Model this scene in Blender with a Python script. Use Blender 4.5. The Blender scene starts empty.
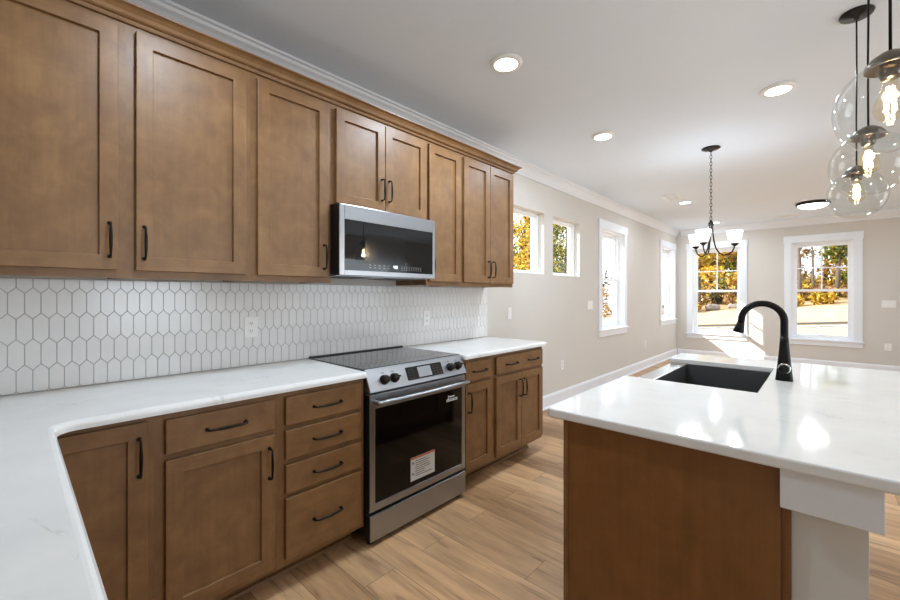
import bpy, bmesh, math, random
from mathutils import Vector, Matrix
random.seed(7)
PI = math.pi
S = bpy.context.scene
COL = S.collection

# ------------------------------------------------------------------ camera
cam_data = bpy.data.cameras.new('camera')
cam = bpy.data.objects.new('camera', cam_data)
COL.objects.link(cam)
cam.location = (2.36, 0.0, 1.307)
cam.rotation_euler = (PI / 2, 0, math.radians(42.751))
cam_data.sensor_width = 36.0
cam_data.lens = 404.9 / 900 * 36
cam_data.shift_y = -4.9 / 900
cam_data.clip_start = 0.02
cam_data.clip_end = 300
S.camera = cam

# ------------------------------------------------------------------ world, sun, daylight, exposure
world = bpy.data.worlds.new('sky'); S.world = world
world.use_nodes = True
wn = world.node_tree.nodes; wn.clear()
wbg = wn.new('ShaderNodeBackground'); wout = wn.new('ShaderNodeOutputWorld')
wbg.inputs[0].default_value = (0.90, 0.95, 1.0, 1); wbg.inputs[1].default_value = 1.5
world.node_tree.links.new(wbg.outputs[0], wout.inputs[0])

sun_d = bpy.data.lights.new('sun', 'SUN'); sun_d.energy = 8.0; sun_d.angle = math.radians(0.6)
sun_d.color = (1.0, 0.95, 0.88)
sun = bpy.data.objects.new('sun', sun_d); COL.objects.link(sun)
sun.rotation_euler = Vector((1.58, 1.0, -1.23)).to_track_quat('-Z', 'Y').to_euler()
sun.location = (-10, -8, 12)

def area(name, loc, direction, sx, sy, power, color=(1, 1, 1), shape='RECTANGLE'):
    d = bpy.data.lights.new(name, 'AREA'); d.shape = shape; d.size = sx; d.size_y = sy
    d.energy = power; d.color = color
    o = bpy.data.objects.new(name, d); COL.objects.link(o); o.location = loc
    o.rotation_euler = Vector(direction).to_track_quat('-Z', 'Y').to_euler()
    return o
DAY = (0.81, 0.93, 1.05)
# daylight coming in through the two tall left windows
area('daylight_left_a', (-.22, 6.21, 1.54), (1, 0, -.10), 1.35, .8, 5, DAY)
area('daylight_left_b', (-.22, 9.13, 1.54), (1, 0, -.10), 1.35, .8, 5, DAY)
area('added_fill_right_far', (6.40, 5.6, 1.15), (-1, 0, .5), 2.1, 3.4, 38, DAY)  # added fill on the unseen right side, tilted up to brighten the ceiling
area('added_fill_right_near', (6.40, 1.6, 1.5), (-1, 0, .6), 1.4, 1.8, 36, DAY)  # nearer added fill, also aimed upward at the ceiling

S.view_settings.view_transform = 'Standard'
S.view_settings.look = 'None'
S.view_settings.gamma = 1
S.view_settings.use_curve_mapping = False
S.view_settings.exposure = 0.54
DOWN_W = 10.0          # each recessed downlight
S.cycles.max_bounces = 10
S.cycles.diffuse_bounces = 6
S.cycles.glossy_bounces = 5
S.cycles.transparent_max_bounces = 24
S.cycles.sample_clamp_indirect = 6
S.cycles.caustics_reflective = False
S.cycles.caustics_refractive = False

# ------------------------------------------------------------------ materials
def srgb(r, g, b):
    def f(c):
        c /= 255.0
        return c / 12.92 if c <= .04045 else ((c + .055) / 1.055) ** 2.4
    return (f(r), f(g), f(b), 1)

def new_mat(name):
    m = bpy.data.materials.new(name); m.use_nodes = True
    nt = m.node_tree; p = nt.nodes['Principled BSDF']
    return m, nt, p

def setp(p, **k):
    for a, v in k.items():
        p.inputs[a.replace('_', ' ')].default_value = v

def texco(nt, scale, rot=(0, 0, 0)):
    tc = nt.nodes.new('ShaderNodeTexCoord'); mp = nt.nodes.new('ShaderNodeMapping')
    mp.inputs['Scale'].default_value = scale; mp.inputs['Rotation'].default_value = rot
    nt.links.new(tc.outputs['Object'], mp.inputs['Vector'])
    return mp.outputs['Vector']

def noise(nt, vec, scale, detail=4, rough=.55, dist=0):
    n = nt.nodes.new('ShaderNodeTexNoise')
    n.inputs['Scale'].default_value = scale; n.inputs['Detail'].default_value = detail
    n.inputs['Roughness'].default_value = rough; n.inputs['Distortion'].default_value = dist
    nt.links.new(vec, n.inputs['Vector'])
    return n.outputs['Fac']

def ramp(nt, fac, stops):
    r = nt.nodes.new('ShaderNodeValToRGB')
    e = r.color_ramp.elements
    while len(e) < len(stops): e.new(.5)
    for i, (pos, c) in enumerate(stops): e[i].position = pos; e[i].color = c
    nt.links.new(fac, r.inputs['Fac'])
    return r.outputs['Color']

def mixc(nt, fac, a, b, mode='MIX'):
    m = nt.nodes.new('ShaderNodeMix'); m.data_type = 'RGBA'; m.blend_type = mode
    def put(sock, v):
        if hasattr(v, 'is_output') or hasattr(v, 'links'): nt.links.new(v, sock)
        else: sock.default_value = v
    put(m.inputs[0], fac); put(m.inputs[6], a); put(m.inputs[7], b)
    return m.outputs[2]

def bump(nt, p, h, strength, dist=.01):
    b = nt.nodes.new('ShaderNodeBump'); b.inputs['Strength'].default_value = strength
    b.inputs['Distance'].default_value = dist
    nt.links.new(h, b.inputs['Height']); nt.links.new(b.outputs['Normal'], p.inputs['Normal'])

def plain(name, col, rough=.5, metal=0.0, var=.03, scale=8.0, **k):
    """solid colour with a faint procedural variation"""
    m, nt, p = new_mat(name)
    v = noise(nt, texco(nt, (1, 1, 1)), scale, 3)
    lo = tuple(max(0, c * (1 - var)) for c in col[:3]) + (1,)
    hi = tuple(min(1, c * (1 + var)) for c in col[:3]) + (1,)
    nt.links.new(ramp(nt, v, [(.3, lo), (.7, hi)]), p.inputs['Base Color'])
    setp(p, Roughness=rough, Metallic=metal, **k)
    return m

def wood_stain(name, c1, c2, c3, rough, grain_axis):
    m, nt, p = new_mat(name)
    mott = noise(nt, texco(nt, (1, 1, 1)), 9, 5, .6, .4)
    sc = [42, 42, 42]; sc[grain_axis] = 2.2
    streak = noise(nt, texco(nt, tuple(sc)), 1.0, 5, .65, .3)
    base = ramp(nt, mott, [(.30, c1), (.52, c2), (.74, c3)])
    st = ramp(nt, streak, [(.35, (.82, .80, .78, 1)), (.65, (1.06, 1.05, 1.05, 1))])
    nt.links.new(mixc(nt, .55, base, st, 'MULTIPLY'), p.inputs['Base Color'])
    setp(p, Roughness=rough)
    p.inputs['Coat Weight'].default_value = .06; p.inputs['Coat Roughness'].default_value = .3
    bump(nt, p, streak, .04, .002)
    return m

M = {}
W1, W2, W3 = srgb(117, 82, 48), srgb(130, 94, 56), srgb(143, 106, 65)
M['wood'] = wood_stain('stained_maple', W1, W2, W3, .45, 2)
M['wood_h'] = wood_stain('stained_maple_rails', W1, W2, W3, .45, 1)
M['wood_panel'] = wood_stain('island_veneer', srgb(122, 80, 40), srgb(130, 87, 45), srgb(138, 94, 50), .42, 2)
M['wood_dark'] = plain('toe_kick_wood', srgb(96, 68, 44), .55)

def wall_paint(name, col, rough=.75):
    m, nt, p = new_mat(name)
    v = texco(nt, (1, 1, 1))
    nt.links.new(ramp(nt, noise(nt, v, 2.0, 3), [(.3, tuple(c * .985 for c in col[:3]) + (1,)), (.7, col)]), p.inputs['Base Color'])
    setp(p, Roughness=rough)
    bump(nt, p, noise(nt, v, 260, 2), .03, .001)
    return m
M['wall'] = wall_paint('beige_wall_paint', srgb(213, 209, 202))
M['ceiling'] = wall_paint('white_ceiling_paint', srgb(230, 240, 251), .85)
M['trim'] = plain('white_trim_paint', srgb(235, 239, 245), .38, var=.01)
M['pony'] = wall_paint('grey_white_paint', srgb(218, 218, 214))
M['beam'] = plain('white_board_paint', srgb(226, 228, 230), .45, var=.01)
M['vinyl'] = plain('white_vinyl', srgb(244, 246, 248), .3, var=.01)
M['plastic'] = plain('white_plastic', srgb(240, 240, 238), .35, var=.01)
M['slot'] = plain('dark_slot', srgb(70, 70, 70), .6)
M['black'] = plain('matte_black_metal', srgb(26, 25, 24), .38, .7)
M['bronze'] = plain('dark_bronze', srgb(44, 40, 38), .35, .8)
M['pewter'] = plain('pendant_cap_metal', srgb(120, 112, 104), .28, 1.0)
M['black_body'] = plain('black_enamel', srgb(18, 18, 19), .4)
M['chrome'] = plain('chrome', srgb(225, 225, 228), .12, 1.0)
M['seam'] = plain('dark_gap', srgb(22, 18, 15), .9)

def steel(name, col, rough, axis):
    m, nt, p = new_mat(name)
    sc = [900, 900, 900]; sc[axis] = 6
    n = noise(nt, texco(nt, tuple(sc)), 1.0, 2)
    nt.links.new(ramp(nt, n, [(.3, tuple(c * .9 for c in col[:3]) + (1,)), (.7, col)]), p.inputs['Base Color'])
    setp(p, Roughness=rough, Metallic=1.0)
    p.inputs['Anisotropic'].default_value = .4
    return m
M['steel'] = steel('brushed_stainless', srgb(168, 172, 178), .30, 1)
M['range_steel'] = steel('range_stainless', srgb(166, 171, 178), .33, 1)
M['sink'] = plain('gunmetal_sink', srgb(92, 93, 94), .42, .6)
M['sink_rim'] = steel('satin_sink_rim', srgb(225, 226, 228), .25, 1)

def glossy_black(name, col, rough):
    m = plain(name, col, rough); return m
M['oven_glass'] = glossy_black('black_oven_glass', srgb(6, 6, 7), .06)
for _n in M['oven_glass'].node_tree.nodes:
    if _n.type == 'BSDF_PRINCIPLED': _n.inputs['Specular IOR Level'].default_value = .3
M['micro_glass'] = glossy_black('black_door_glass', srgb(22, 22, 23), .025)
M['micro_window'] = glossy_black('microwave_mesh_window', srgb(12, 12, 13), .12)

def quartz():
    m, nt, p = new_mat('white_quartz')
    v = texco(nt, (1, 1, 1))
    cloud = noise(nt, v, 5, 5, .6, .3)
    base = ramp(nt, cloud, [(.3, srgb(226, 226, 224)), (.7, srgb(236, 236, 234))])
    vein = noise(nt, texco(nt, (1.2, 2.6, 1), (0, 0, .5)), 2.6, 6, .55, 1.2)
    band = ramp(nt, vein, [(.485, (0, 0, 0, 1)), (.50, (1, 1, 1, 1)), (.515, (0, 0, 0, 1))])
    gate = ramp(nt, noise(nt, v, 7, 2), [(.55, (0, 0, 0, 1)), (.70, (1, 1, 1, 1))])
    fac = mixc(nt, 1.0, band, gate, 'MULTIPLY')
    col = mixc(nt, fac, base, srgb(212, 210, 206))
    nt.links.new(col, p.inputs['Base Color'])
    setp(p, Roughness=.07)
    p.inputs['IOR'].default_value = 1.55
    return m
M['quartz'] = quartz()

def cooktop():
    m, nt, p = new_mat('black_ceramic_glass')
    n = noise(nt, texco(nt, (1, 1, 1)), 900, 1)
    nt.links.new(ramp(nt, n, [(.45, srgb(28, 28, 28)), (.75, srgb(96, 96, 96))]), p.inputs['Base Color'])
    setp(p, Roughness=.07)
    p.inputs['IOR'].default_value = 1.6
    return m
M['cooktop'] = cooktop()

M['tile'] = plain('white_glazed_tile', srgb(232, 232, 231), .16, var=.02, scale=14)
M['grout'] = plain('grey_grout', srgb(172, 172, 170), .85)

def floor_mat():
    m, nt, p = new_mat('oak_plank_floor')
    tc = nt.nodes.new('ShaderNodeTexCoord')
    br = nt.nodes.new('ShaderNodeTexBrick')
    br.offset = .37; br.offset_frequency = 2; br.squash = 1
    br.inputs['Scale'].default_value = 1
    br.inputs['Brick Width'].default_value = 1.35; br.inputs['Row Height'].default_value = .178
    br.inputs['Mortar Size'].default_value = .0013; br.inputs['Mortar Smooth'].default_value = .2
    br.inputs['Bias'].default_value = 0
    br.inputs['Color1'].default_value = (0, 0, 0, 1); br.inputs['Color2'].default_value = (1, 1, 1, 1)
    br.inputs['Mortar'].default_value = (.5, .5, .5, 1)
    nt.links.new(tc.outputs['Object'], br.inputs['Vector'])
    sep = nt.nodes.new('ShaderNodeSeparateColor'); nt.links.new(br.outputs['Color'], sep.inputs[0])
    tone = ramp(nt, sep.outputs[0], [(0, srgb(158, 121, 86)), (.3, srgb(214, 172, 128)), (.62, srgb(185, 147, 108)), (1, srgb(228, 188, 144))])
    # shift the grain from plank to plank
    off = nt.nodes.new('ShaderNodeVectorMath'); off.operation = 'MULTIPLY_ADD'
    comb = nt.nodes.new('ShaderNodeCombineXYZ')
    for i in range(3): nt.links.new(sep.outputs[0], comb.inputs[i])
    nt.links.new(comb.outputs[0], off.inputs[0]); off.inputs[1].default_value = (13, 7, 3)
    nt.links.new(tc.outputs['Object'], off.inputs[2])
    mp = nt.nodes.new('ShaderNodeMapping'); mp.inputs['Scale'].default_value = (1.3, 15, 1)
    nt.links.new(off.outputs[0], mp.inputs['Vector'])
    g = noise(nt, mp.outputs[0], 1.4, 7, .62, .8)
    grain = ramp(nt, g, [(.29, (.40, .35, .31, 1)), (.45, (.88, .86, .84, 1)), (.70, (1.10, 1.09, 1.08, 1))])
    mp2 = nt.nodes.new('ShaderNodeMapping'); mp2.inputs['Scale'].default_value = (1.1, 5, 1)
    nt.links.new(off.outputs[0], mp2.inputs['Vector'])
    g2 = noise(nt, mp2.outputs[0], 1.5, 4, .6, .5)
    soft = ramp(nt, g2, [(.30, (.66, .65, .64, 1)), (.60, (1.06, 1.05, 1.04, 1))])
    c = mixc(nt, 1.0, tone, grain, 'MULTIPLY')
    c = mixc(nt, .8, c, soft, 'MULTIPLY')
    c = mixc(nt, br.outputs['Fac'], c, srgb(100, 76, 54))
    nt.links.new(c, p.inputs['Base Color'])
    setp(p, Roughness=.42)
    bump(nt, p, g, .05, .002)
    return m
M['floor'] = floor_mat()

def thin_glass(name, tint, base_refl, rim):
    m = bpy.data.materials.new(name); m.use_nodes = True
    nt = m.node_tree; nt.nodes.clear()
    out = nt.nodes.new('ShaderNodeOutputMaterial'); mix = nt.nodes.new('ShaderNodeMixShader')
    tr = nt.nodes.new('ShaderNodeBsdfTransparent'); gl = nt.nodes.new('ShaderNodeBsdfGlossy')
    gl.inputs['Roughness'].default_value = .01
    lw = nt.nodes.new('ShaderNodeLayerWeight'); lw.inputs['Blend'].default_value = .25
    mr = nt.nodes.new('ShaderNodeMapRange')
    pw = nt.nodes.new('ShaderNodeMath'); pw.operation = 'POWER'; pw.inputs[1].default_value = 2.2
    nt.links.new(lw.outputs['Facing'], pw.inputs[0]); nt.links.new(pw.outputs[0], mr.inputs['Value'])
    mr.inputs['To Min'].default_value = base_refl; mr.inputs['To Max'].default_value = rim
    v = noise(nt, texco(nt, (1, 1, 1)), 3, 1)
    nt.links.new(ramp(nt, v, [(0, tint), (1, tuple(min(1, c * 1.01) for c in tint[:3]) + (1,))]), tr.inputs['Color'])
    nt.links.new(mr.outputs[0], mix.inputs[0]); nt.links.new(tr.outputs[0], mix.inputs[1]); nt.links.new(gl.outputs[0], mix.inputs[2])
    nt.links.new(mix.outputs[0], out.inputs[0])
    return m
M['pane'] = thin_glass('window_glass', (.97, .98, .98, 1), .03, .6)
M['globe'] = thin_glass('clear_globe_glass', (.925, .94, .935, 1), .035, .95)
M['bulb_glass'] = thin_glass('amber_bulb_glass', (1.0, .93, .82, 1), .03, .4)

def emit(name, col, strength):
    m, nt, p = new_mat(name)
    setp(p, Base_Color=col, Roughness=.4, Emission_Color=col, Emission_Strength=strength)
    return m
M['lens'] = emit('lit_diffuser', (1, .985, .95, 1), 6.0)
M['filament'] = emit('lit_filament', (1, .80, .55, 1), 90.0)
M['shade'] = emit('lit_opal_shade', (1, .97, .92, 1), 1.1)
M['digits'] = emit('lit_digits', (.9, .95, 1, 1), .6)
M['print'] = plain('pale_print', srgb(150, 150, 150), .5)
M['sticker'] = plain('white_sticker', srgb(214, 218, 220), .5, var=.02)
M['sticker_ink'] = plain('sticker_ink', srgb(95, 98, 102), .6)
M['sticker_red'] = plain('sticker_orange', srgb(196, 110, 70), .6)
M['lcd'] = plain('grey_lcd', srgb(150, 152, 154), .3)

def foliage(name, cols):
    m = bpy.data.materials.new(name); m.use_nodes = True
    nt = m.node_tree; nt.nodes.clear()
    out = nt.nodes.new('ShaderNodeOutputMaterial')
    df = nt.nodes.new('ShaderNodeBsdfDiffuse'); tl = nt.nodes.new('ShaderNodeBsdfTranslucent'); mix = nt.nodes.new('ShaderNodeMixShader')
    mix.inputs[0].default_value = .4
    geo = nt.nodes.new('ShaderNodeNewGeometry')
    v = noise(nt, texco(nt, (1, 1, 1)), 1.6, 3)
    ad = nt.nodes.new('ShaderNodeMath'); ad.operation = 'MULTIPLY_ADD'
    nt.links.new(geo.outputs['Random Per Island'], ad.inputs[0]); ad.inputs[1].default_value = .75
    sb = nt.nodes.new('ShaderNodeMath'); sb.operation = 'MULTIPLY'; sb.inputs[1].default_value = .30
    nt.links.new(v, sb.inputs[0]); nt.links.new(sb.outputs[0], ad.inputs[2])
    n = len(cols)
    c = ramp(nt, ad.outputs[0], [(.1 + .8 * i / (n - 1), x) for i, x in enumerate(cols)])
    nt.links.new(c, df.inputs[0]); nt.links.new(c, tl.inputs[0])
    nt.links.new(df.outputs[0], mix.inputs[1]); nt.links.new(tl.outputs[0], mix.inputs[2]); nt.links.new(mix.outputs[0], out.inputs[0])
    return m
M['leaf_gold'] = foliage('gold_leaves', [srgb(58, 48, 20), srgb(140, 112, 30), srgb(206, 164, 50), srgb(246, 212, 104), srgb(124, 132, 44)])
M['leaf_orange'] = foliage('orange_leaves', [srgb(60, 44, 24), srgb(136, 92, 40), srgb(204, 148, 66), srgb(232, 190, 104), srgb(120, 104, 50), srgb(214, 176, 66)])
M['leaf_green'] = foliage('green_leaves', [srgb(34, 42, 20), srgb(74, 88, 36), srgb(120, 132, 56), srgb(200, 180, 74), srgb(96, 104, 44)])
M['leaf_dark'] = foliage('dark_leaves', [srgb(22, 26, 16), srgb(42, 50, 28), srgb(70, 76, 40), srgb(128, 104, 52)])
M['leaf_rust'] = foliage('rust_leaves', [srgb(44, 34, 26), srgb(112, 82, 56), srgb(170, 130, 92), srgb(222, 188, 140), srgb(86, 70, 48), srgb(196, 160, 70)])
M['bark'] = plain('grey_bark', srgb(96, 86, 78), .9, var=.3, scale=12)
M['bark_pale'] = plain('pale_bark', srgb(214, 206, 196), .9, var=.15, scale=12)
M['straw'] = plain('straw_ground', srgb(170, 150, 122), .95, var=.22, scale=6)
M['soil'] = plain('leaf_litter', srgb(168, 134, 96), .95, var=.3, scale=4)
M['lawn'] = plain('pale_ground', srgb(170, 150, 118), .95, var=.15, scale=4)
M['block'] = plain('pale_concrete_block', srgb(182, 175, 162), .9, var=.08, scale=9)
M['block_cap'] = plain('grey_wall_cap', srgb(84, 82, 76), .9, var=.1)
M['rock'] = plain('grey_rock', srgb(132, 124, 116), .9, var=.2, scale=6)
M['siding'] = plain('white_siding', srgb(238, 238, 236), .6)
M['shingle'] = plain('pale_roof', srgb(214, 214, 216), .8, var=.08)

# ------------------------------------------------------------------ mesh helpers
def box(bm, x0, x1, y0, y1, z0, z1, mi=0):
    vs = [bm.verts.new((x, y, z)) for x in (x0, x1) for y in (y0, y1) for z in (z0, z1)]
    for idx in ((0, 1, 3, 2), (4, 6, 7, 5), (0, 4, 5, 1), (2, 3, 7, 6), (0, 2, 6, 4), (1, 5, 7, 3)):
        f = bm.faces.new([vs[i] for i in idx]); f.material_index = mi
    return vs

def BOX(*a, mi=0):
    bm = bmesh.new(); box(bm, *a, mi=mi); return bm

def prism(bm, pts, z0, z1, mi=0):
    """extrude a closed xy outline (counter-clockwise) from z0 to z1"""
    lo = [bm.verts.new((x, y, z0)) for x, y in pts]; hi = [bm.verts.new((x, y, z1)) for x, y in pts]
    n = len(pts)
    for i in range(n):
        f = bm.faces.new((lo[i], lo[(i + 1) % n], hi[(i + 1) % n], hi[i])); f.material_index = mi
    f = bm.faces.new(hi); f.material_index = mi
    f = bm.faces.new(lo[::-1]); f.material_index = mi

def sweep(bm, prof, axis, a, b, mi=0):
    """extrude a closed 2-D profile along x or y; prof = (other horizontal, z)"""
    def P(q, t): return (q[0], t, q[1]) if axis == 'y' else (t, q[0], q[1])
    A = [bm.verts.new(P(q, a)) for q in prof]; B = [bm.verts.new(P(q, b)) for q in prof]
    n = len(prof)
    for i in range(n):
        f = bm.faces.new((A[i], A[(i + 1) % n], B[(i + 1) % n], B[i])); f.material_index = mi
    bm.faces.new(A[::-1]).material_index = mi; bm.faces.new(B).material_index = mi

def tube(bm, pts, radii, seg=10, mi=0, flat=1.0, cap=True, closed=False):
    pts = [Vector(p) for p in pts]
    if not hasattr(radii, '__len__'): radii = [radii] * len(pts)
    rings = []; n = len(pts)
    up = None
    for i, p in enumerate(pts):
        if closed: t = (pts[(i + 1) % n] - pts[i - 1]).normalized()
        elif i == 0: t = (pts[1] - p).normalized()
        elif i == n - 1: t = (p - pts[i - 1]).normalized()
        else: t = ((pts[i + 1] - p).normalized() + (p - pts[i - 1]).normalized()).normalized()
        if up is None:
            up = Vector((0, 0, 1)) if abs(t.z) < .9 else Vector((1, 0, 0))
        s = t.cross(up)
        if s.length < 1e-5: s = t.orthogonal()
        s.normalize(); u = s.cross(t).normalized(); up = u
        rings.append([bm.verts.new(p + (s * math.cos(2 * PI * k / seg) + u * math.sin(2 * PI * k / seg) * flat) * radii[i]) for k in range(seg)])
    m = n if closed else n - 1
    for i in range(m):
        a, b = rings[i], rings[(i + 1) % n]
        for k in range(seg):
            f = bm.faces.new((a[k], a[(k + 1) % seg], b[(k + 1) % seg], b[k])); f.material_index = mi; f.smooth = True
    if cap and not closed:
        bm.faces.new(rings[0][::-1]).material_index = mi; bm.faces.new(rings[-1]).material_index = mi

def lathe(bm, prof, c=(0, 0, 0), seg=32, axis='z', mi=0, smooth=True):
    """revolve (radius, height) pairs about an axis through c"""
    rings = []
    def P(r, h, a):
        x, y = r * math.cos(a), r * math.sin(a)
        if axis == 'z': v = (x, y, h)
        elif axis == 'x': v = (h, x, y)
        else: v = (y, h, x)
        return (c[0] + v[0], c[1] + v[1], c[2] + v[2])
    for r, h in prof:
        if r < 1e-6: rings.append([bm.verts.new(P(0, h, 0))])
        else: rings.append([bm.verts.new(P(r, h, 2 * PI * k / seg)) for k in range(seg)])
    for a, b in zip(rings, rings[1:]):
        for k in range(seg):
            q = [a[k % len(a)], a[(k + 1) % len(a)], b[(k + 1) % len(b)], b[k % len(b)]]
            q = list(dict.fromkeys(q))
            if len(q) > 2:
                f = bm.faces.new(q); f.material_index = mi; f.smooth = smooth
    return bm

def world_loc(o):
    v = Vector((0, 0, 0))
    while o: v += o.location; o = o.parent
    return v

def obj(name, bm, mats, parent=None, origin=None, bevel=0, seg=2, recalc=True):
    """link a bmesh given in world coordinates as one mesh object"""
    if recalc: bmesh.ops.recalc_face_normals(bm, faces=bm.faces)
    if origin is None:
        if parent: origin = world_loc(parent)
        else:
            xs = [v.co for v in bm.verts]
            origin = Vector(((min(v.x for v in xs) + max(v.x for v in xs)) / 2, (min(v.y for v in xs) + max(v.y for v in xs)) / 2, min(v.z for v in xs)))
    origin = Vector(origin)
    bmesh.ops.translate(bm, verts=bm.verts, vec=-origin)
    me = bpy.data.meshes.new(name); bm.to_mesh(me); bm.free()
    o = bpy.data.objects.new(name, me); COL.objects.link(o)
    if not isinstance(mats, (list, tuple)): mats = [mats]
    for m in mats: me.materials.append(M[m] if isinstance(m, str) else m)
    if parent:
        o.parent = parent; o.location = origin - world_loc(parent)
    else: o.location = origin
    if bevel:
        b = o.modifiers.new('bevel', 'BEVEL'); b.width = bevel; b.segments = seg
        b.limit_method = 'ANGLE'; b.angle_limit = math.radians(50); b.harden_normals = False
    return o

def tag(o, label=None, cat=None, group=None, kind=None):
    if label: o['label'] = label
    if cat: o['category'] = cat
    if group: o['group'] = group
    if kind: o['kind'] = kind
    return o

def thing(name, loc, label, cat, group=None):
    o = bpy.data.objects.new(name, None); COL.objects.link(o); o.location = loc
    o.empty_display_size = .1
    return tag(o, label, cat, group)

def structure(name, bm, mat, **k):
    return tag(obj(name, bm, mat, **k), kind='structure')

def copy_tree(o, parent=None, loc=None):
    kids = [c for c in o.children]
    c = o.copy(); COL.objects.link(c)
    if parent: c.parent = parent
    if loc is not None: c.location = loc
    for k in kids: copy_tree(k, c)
    return c

# ------------------------------------------------------------------ the room
YB, ZC = 9.80, 2.70          # back wall, ceiling
XR, YN = 6.5, -0.66          # right wall, wall behind the camera
T = .17
def wall_with_holes(bm, axis, p0, p1, a0, a1, z0, z1, holes):
    """wall slab between planes p0..p1 (x or y) spanning a0..a1 with rectangular openings (a,b,zl,zh)"""
    cuts = sorted({a0, a1} | {h[0] for h in holes} | {h[1] for h in holes})
    for u, v in zip(cuts, cuts[1:]):
        hs = sorted([(h[2], h[3]) for h in holes if h[0] <= u + 1e-6 and h[1] >= v - 1e-6])
        z = z0
        for lo, hi in hs + [(z1, z1)]:
            if lo > z + 1e-6:
                if axis == 'x': box(bm, p0, p1, u, v, z, lo)
                else: box(bm, u, v, p0, p1, z, lo)
            z = hi
HL = [(3.43, 4.14, 1.54, 2.245), (4.35, 5.06, 1.54, 2.245), (5.76, 6.66, .81, 2.27), (8.68, 9.58, .81, 2.27)]
bm = bmesh.new(); wall_with_holes(bm, 'x', -T, 0, YN - T, YB + T, -.02, ZC, HL); structure('wall_left', bm, 'wall')
HB = [(.30, 1.15, .51, 2.27), (1.91, 2.74, .51, 2.27)]
bm = bmesh.new(); wall_with_holes(bm, 'y', YB, YB + T, 0, XR, -.02, ZC, HB); structure('wall_back', bm, 'wall')
HR = [(.9, 2.3, .8, 2.25), (4.0, 7.2, .02, 2.2)]  # openings put in the unseen right wall to let sky light in
bm = bmesh.new(); wall_with_holes(bm, 'x', XR, XR + T, YN - T, YB + T, -.02, ZC, HR); structure('wall_right', bm, 'wall')
structure('wall_near', BOX(0, XR, YN - T, YN, -.02, ZC), 'wall')
structure('ceiling', BOX(-T, XR + T, YN - T, YB + T, ZC, ZC + .15), 'ceiling')
structure('floor', BOX(-T, XR + T, YN - T, YB + T, -.12, 0), 'floor', origin=(0, 0, 0))

def baseboard(name, axis, a, b, p, s):
    bm = bmesh.new()
    pr = [(p, .001), (p + s * .016, .001), (p + s * .016, .125), (p + s * .012, .138), (p + s * .008, .150), (p, .150)]
    sweep(bm, pr, axis, a, b)
    pr = [(p + s * .016, .001), (p + s * .030, .001), (p + s * .026, .014), (p + s * .016, .020)]
    sweep(bm, pr, axis, a, b)
    structure(name, bm, 'trim')
baseboard('baseboard_left', 'y', 3.05, YB, 0, 1)
baseboard('baseboard_back', 'x', .031, XR, YB, -1)

def crown(name, axis, a, b, p, s):
    bm = bmesh.new()
    pr = [(0, 2.575), (.010, 2.575), (.013, 2.592), (.024, 2.604), (.036, 2.628), (.056, 2.654), (.072, 2.666), (.076, 2.682), (.088, 2.686), (.088, ZC), (0, ZC)]
    sweep(bm, [(p + s * q, z) for q, z in pr], axis, a, b)
    structure(name, bm, 'trim')
crown('trim_1', 'y', YN, YB, 0, 1)
crown('trim_2', 'x', .089, XR, YB, -1)

# ---- windows (window_n > casing, sill, frame, sash > pane, muntin)
def sash(root, axis, p, a0, a1, z0, z1, muntins, w=.045, th=.032):
    """one sash: ring of rails, a pane and its glazing bars; p is the outer-most plane along the wall normal"""
    def B(bm, u0, u1, q0, q1, lo, hi):
        if axis == 'x': box(bm, q0, q1, u0, u1, lo, hi)
        else: box(bm, u0, u1, q0, q1, lo, hi)
    bm = bmesh.new()
    B(bm, a0, a0 + w, p, p + th, z0, z1); B(bm, a1 - w, a1, p, p + th, z0, z1)
    B(bm, a0 + w, a1 - w, p, p + th, z0, z0 + w); B(bm, a0 + w, a1 - w, p, p + th, z1 - w, z1)
    s = obj('sash', bm, 'vinyl', root, bevel=.003)
    bm = bmesh.new()
    c = p + th * .5
    def q(u, z): return (c, u, z) if axis == 'x' else (u, c, z)
    bm.faces.new([bm.verts.new(q(*t)) for t in ((a0 + w, z0 + w), (a1 - w, z0 + w), (a1 - w, z1 - w), (a0 + w, z1 - w))])
    obj('pane', bm, 'pane', s)
    if muntins:
        bm = bmesh.new(); m = .011
        u, z = (a0 + a1) / 2, (z0 + z1) / 2
        B(bm, u - m, u + m, c - .008, c + .008, z0 + w, z1 - w)
        B(bm, a0 + w, u - m, c - .0075, c + .0075, z - m, z + m)
        B(bm, u + m, a1 - w, c - .0075, c + .0075, z - m, z + m)
        obj('muntin', bm, 'vinyl', s)

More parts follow.
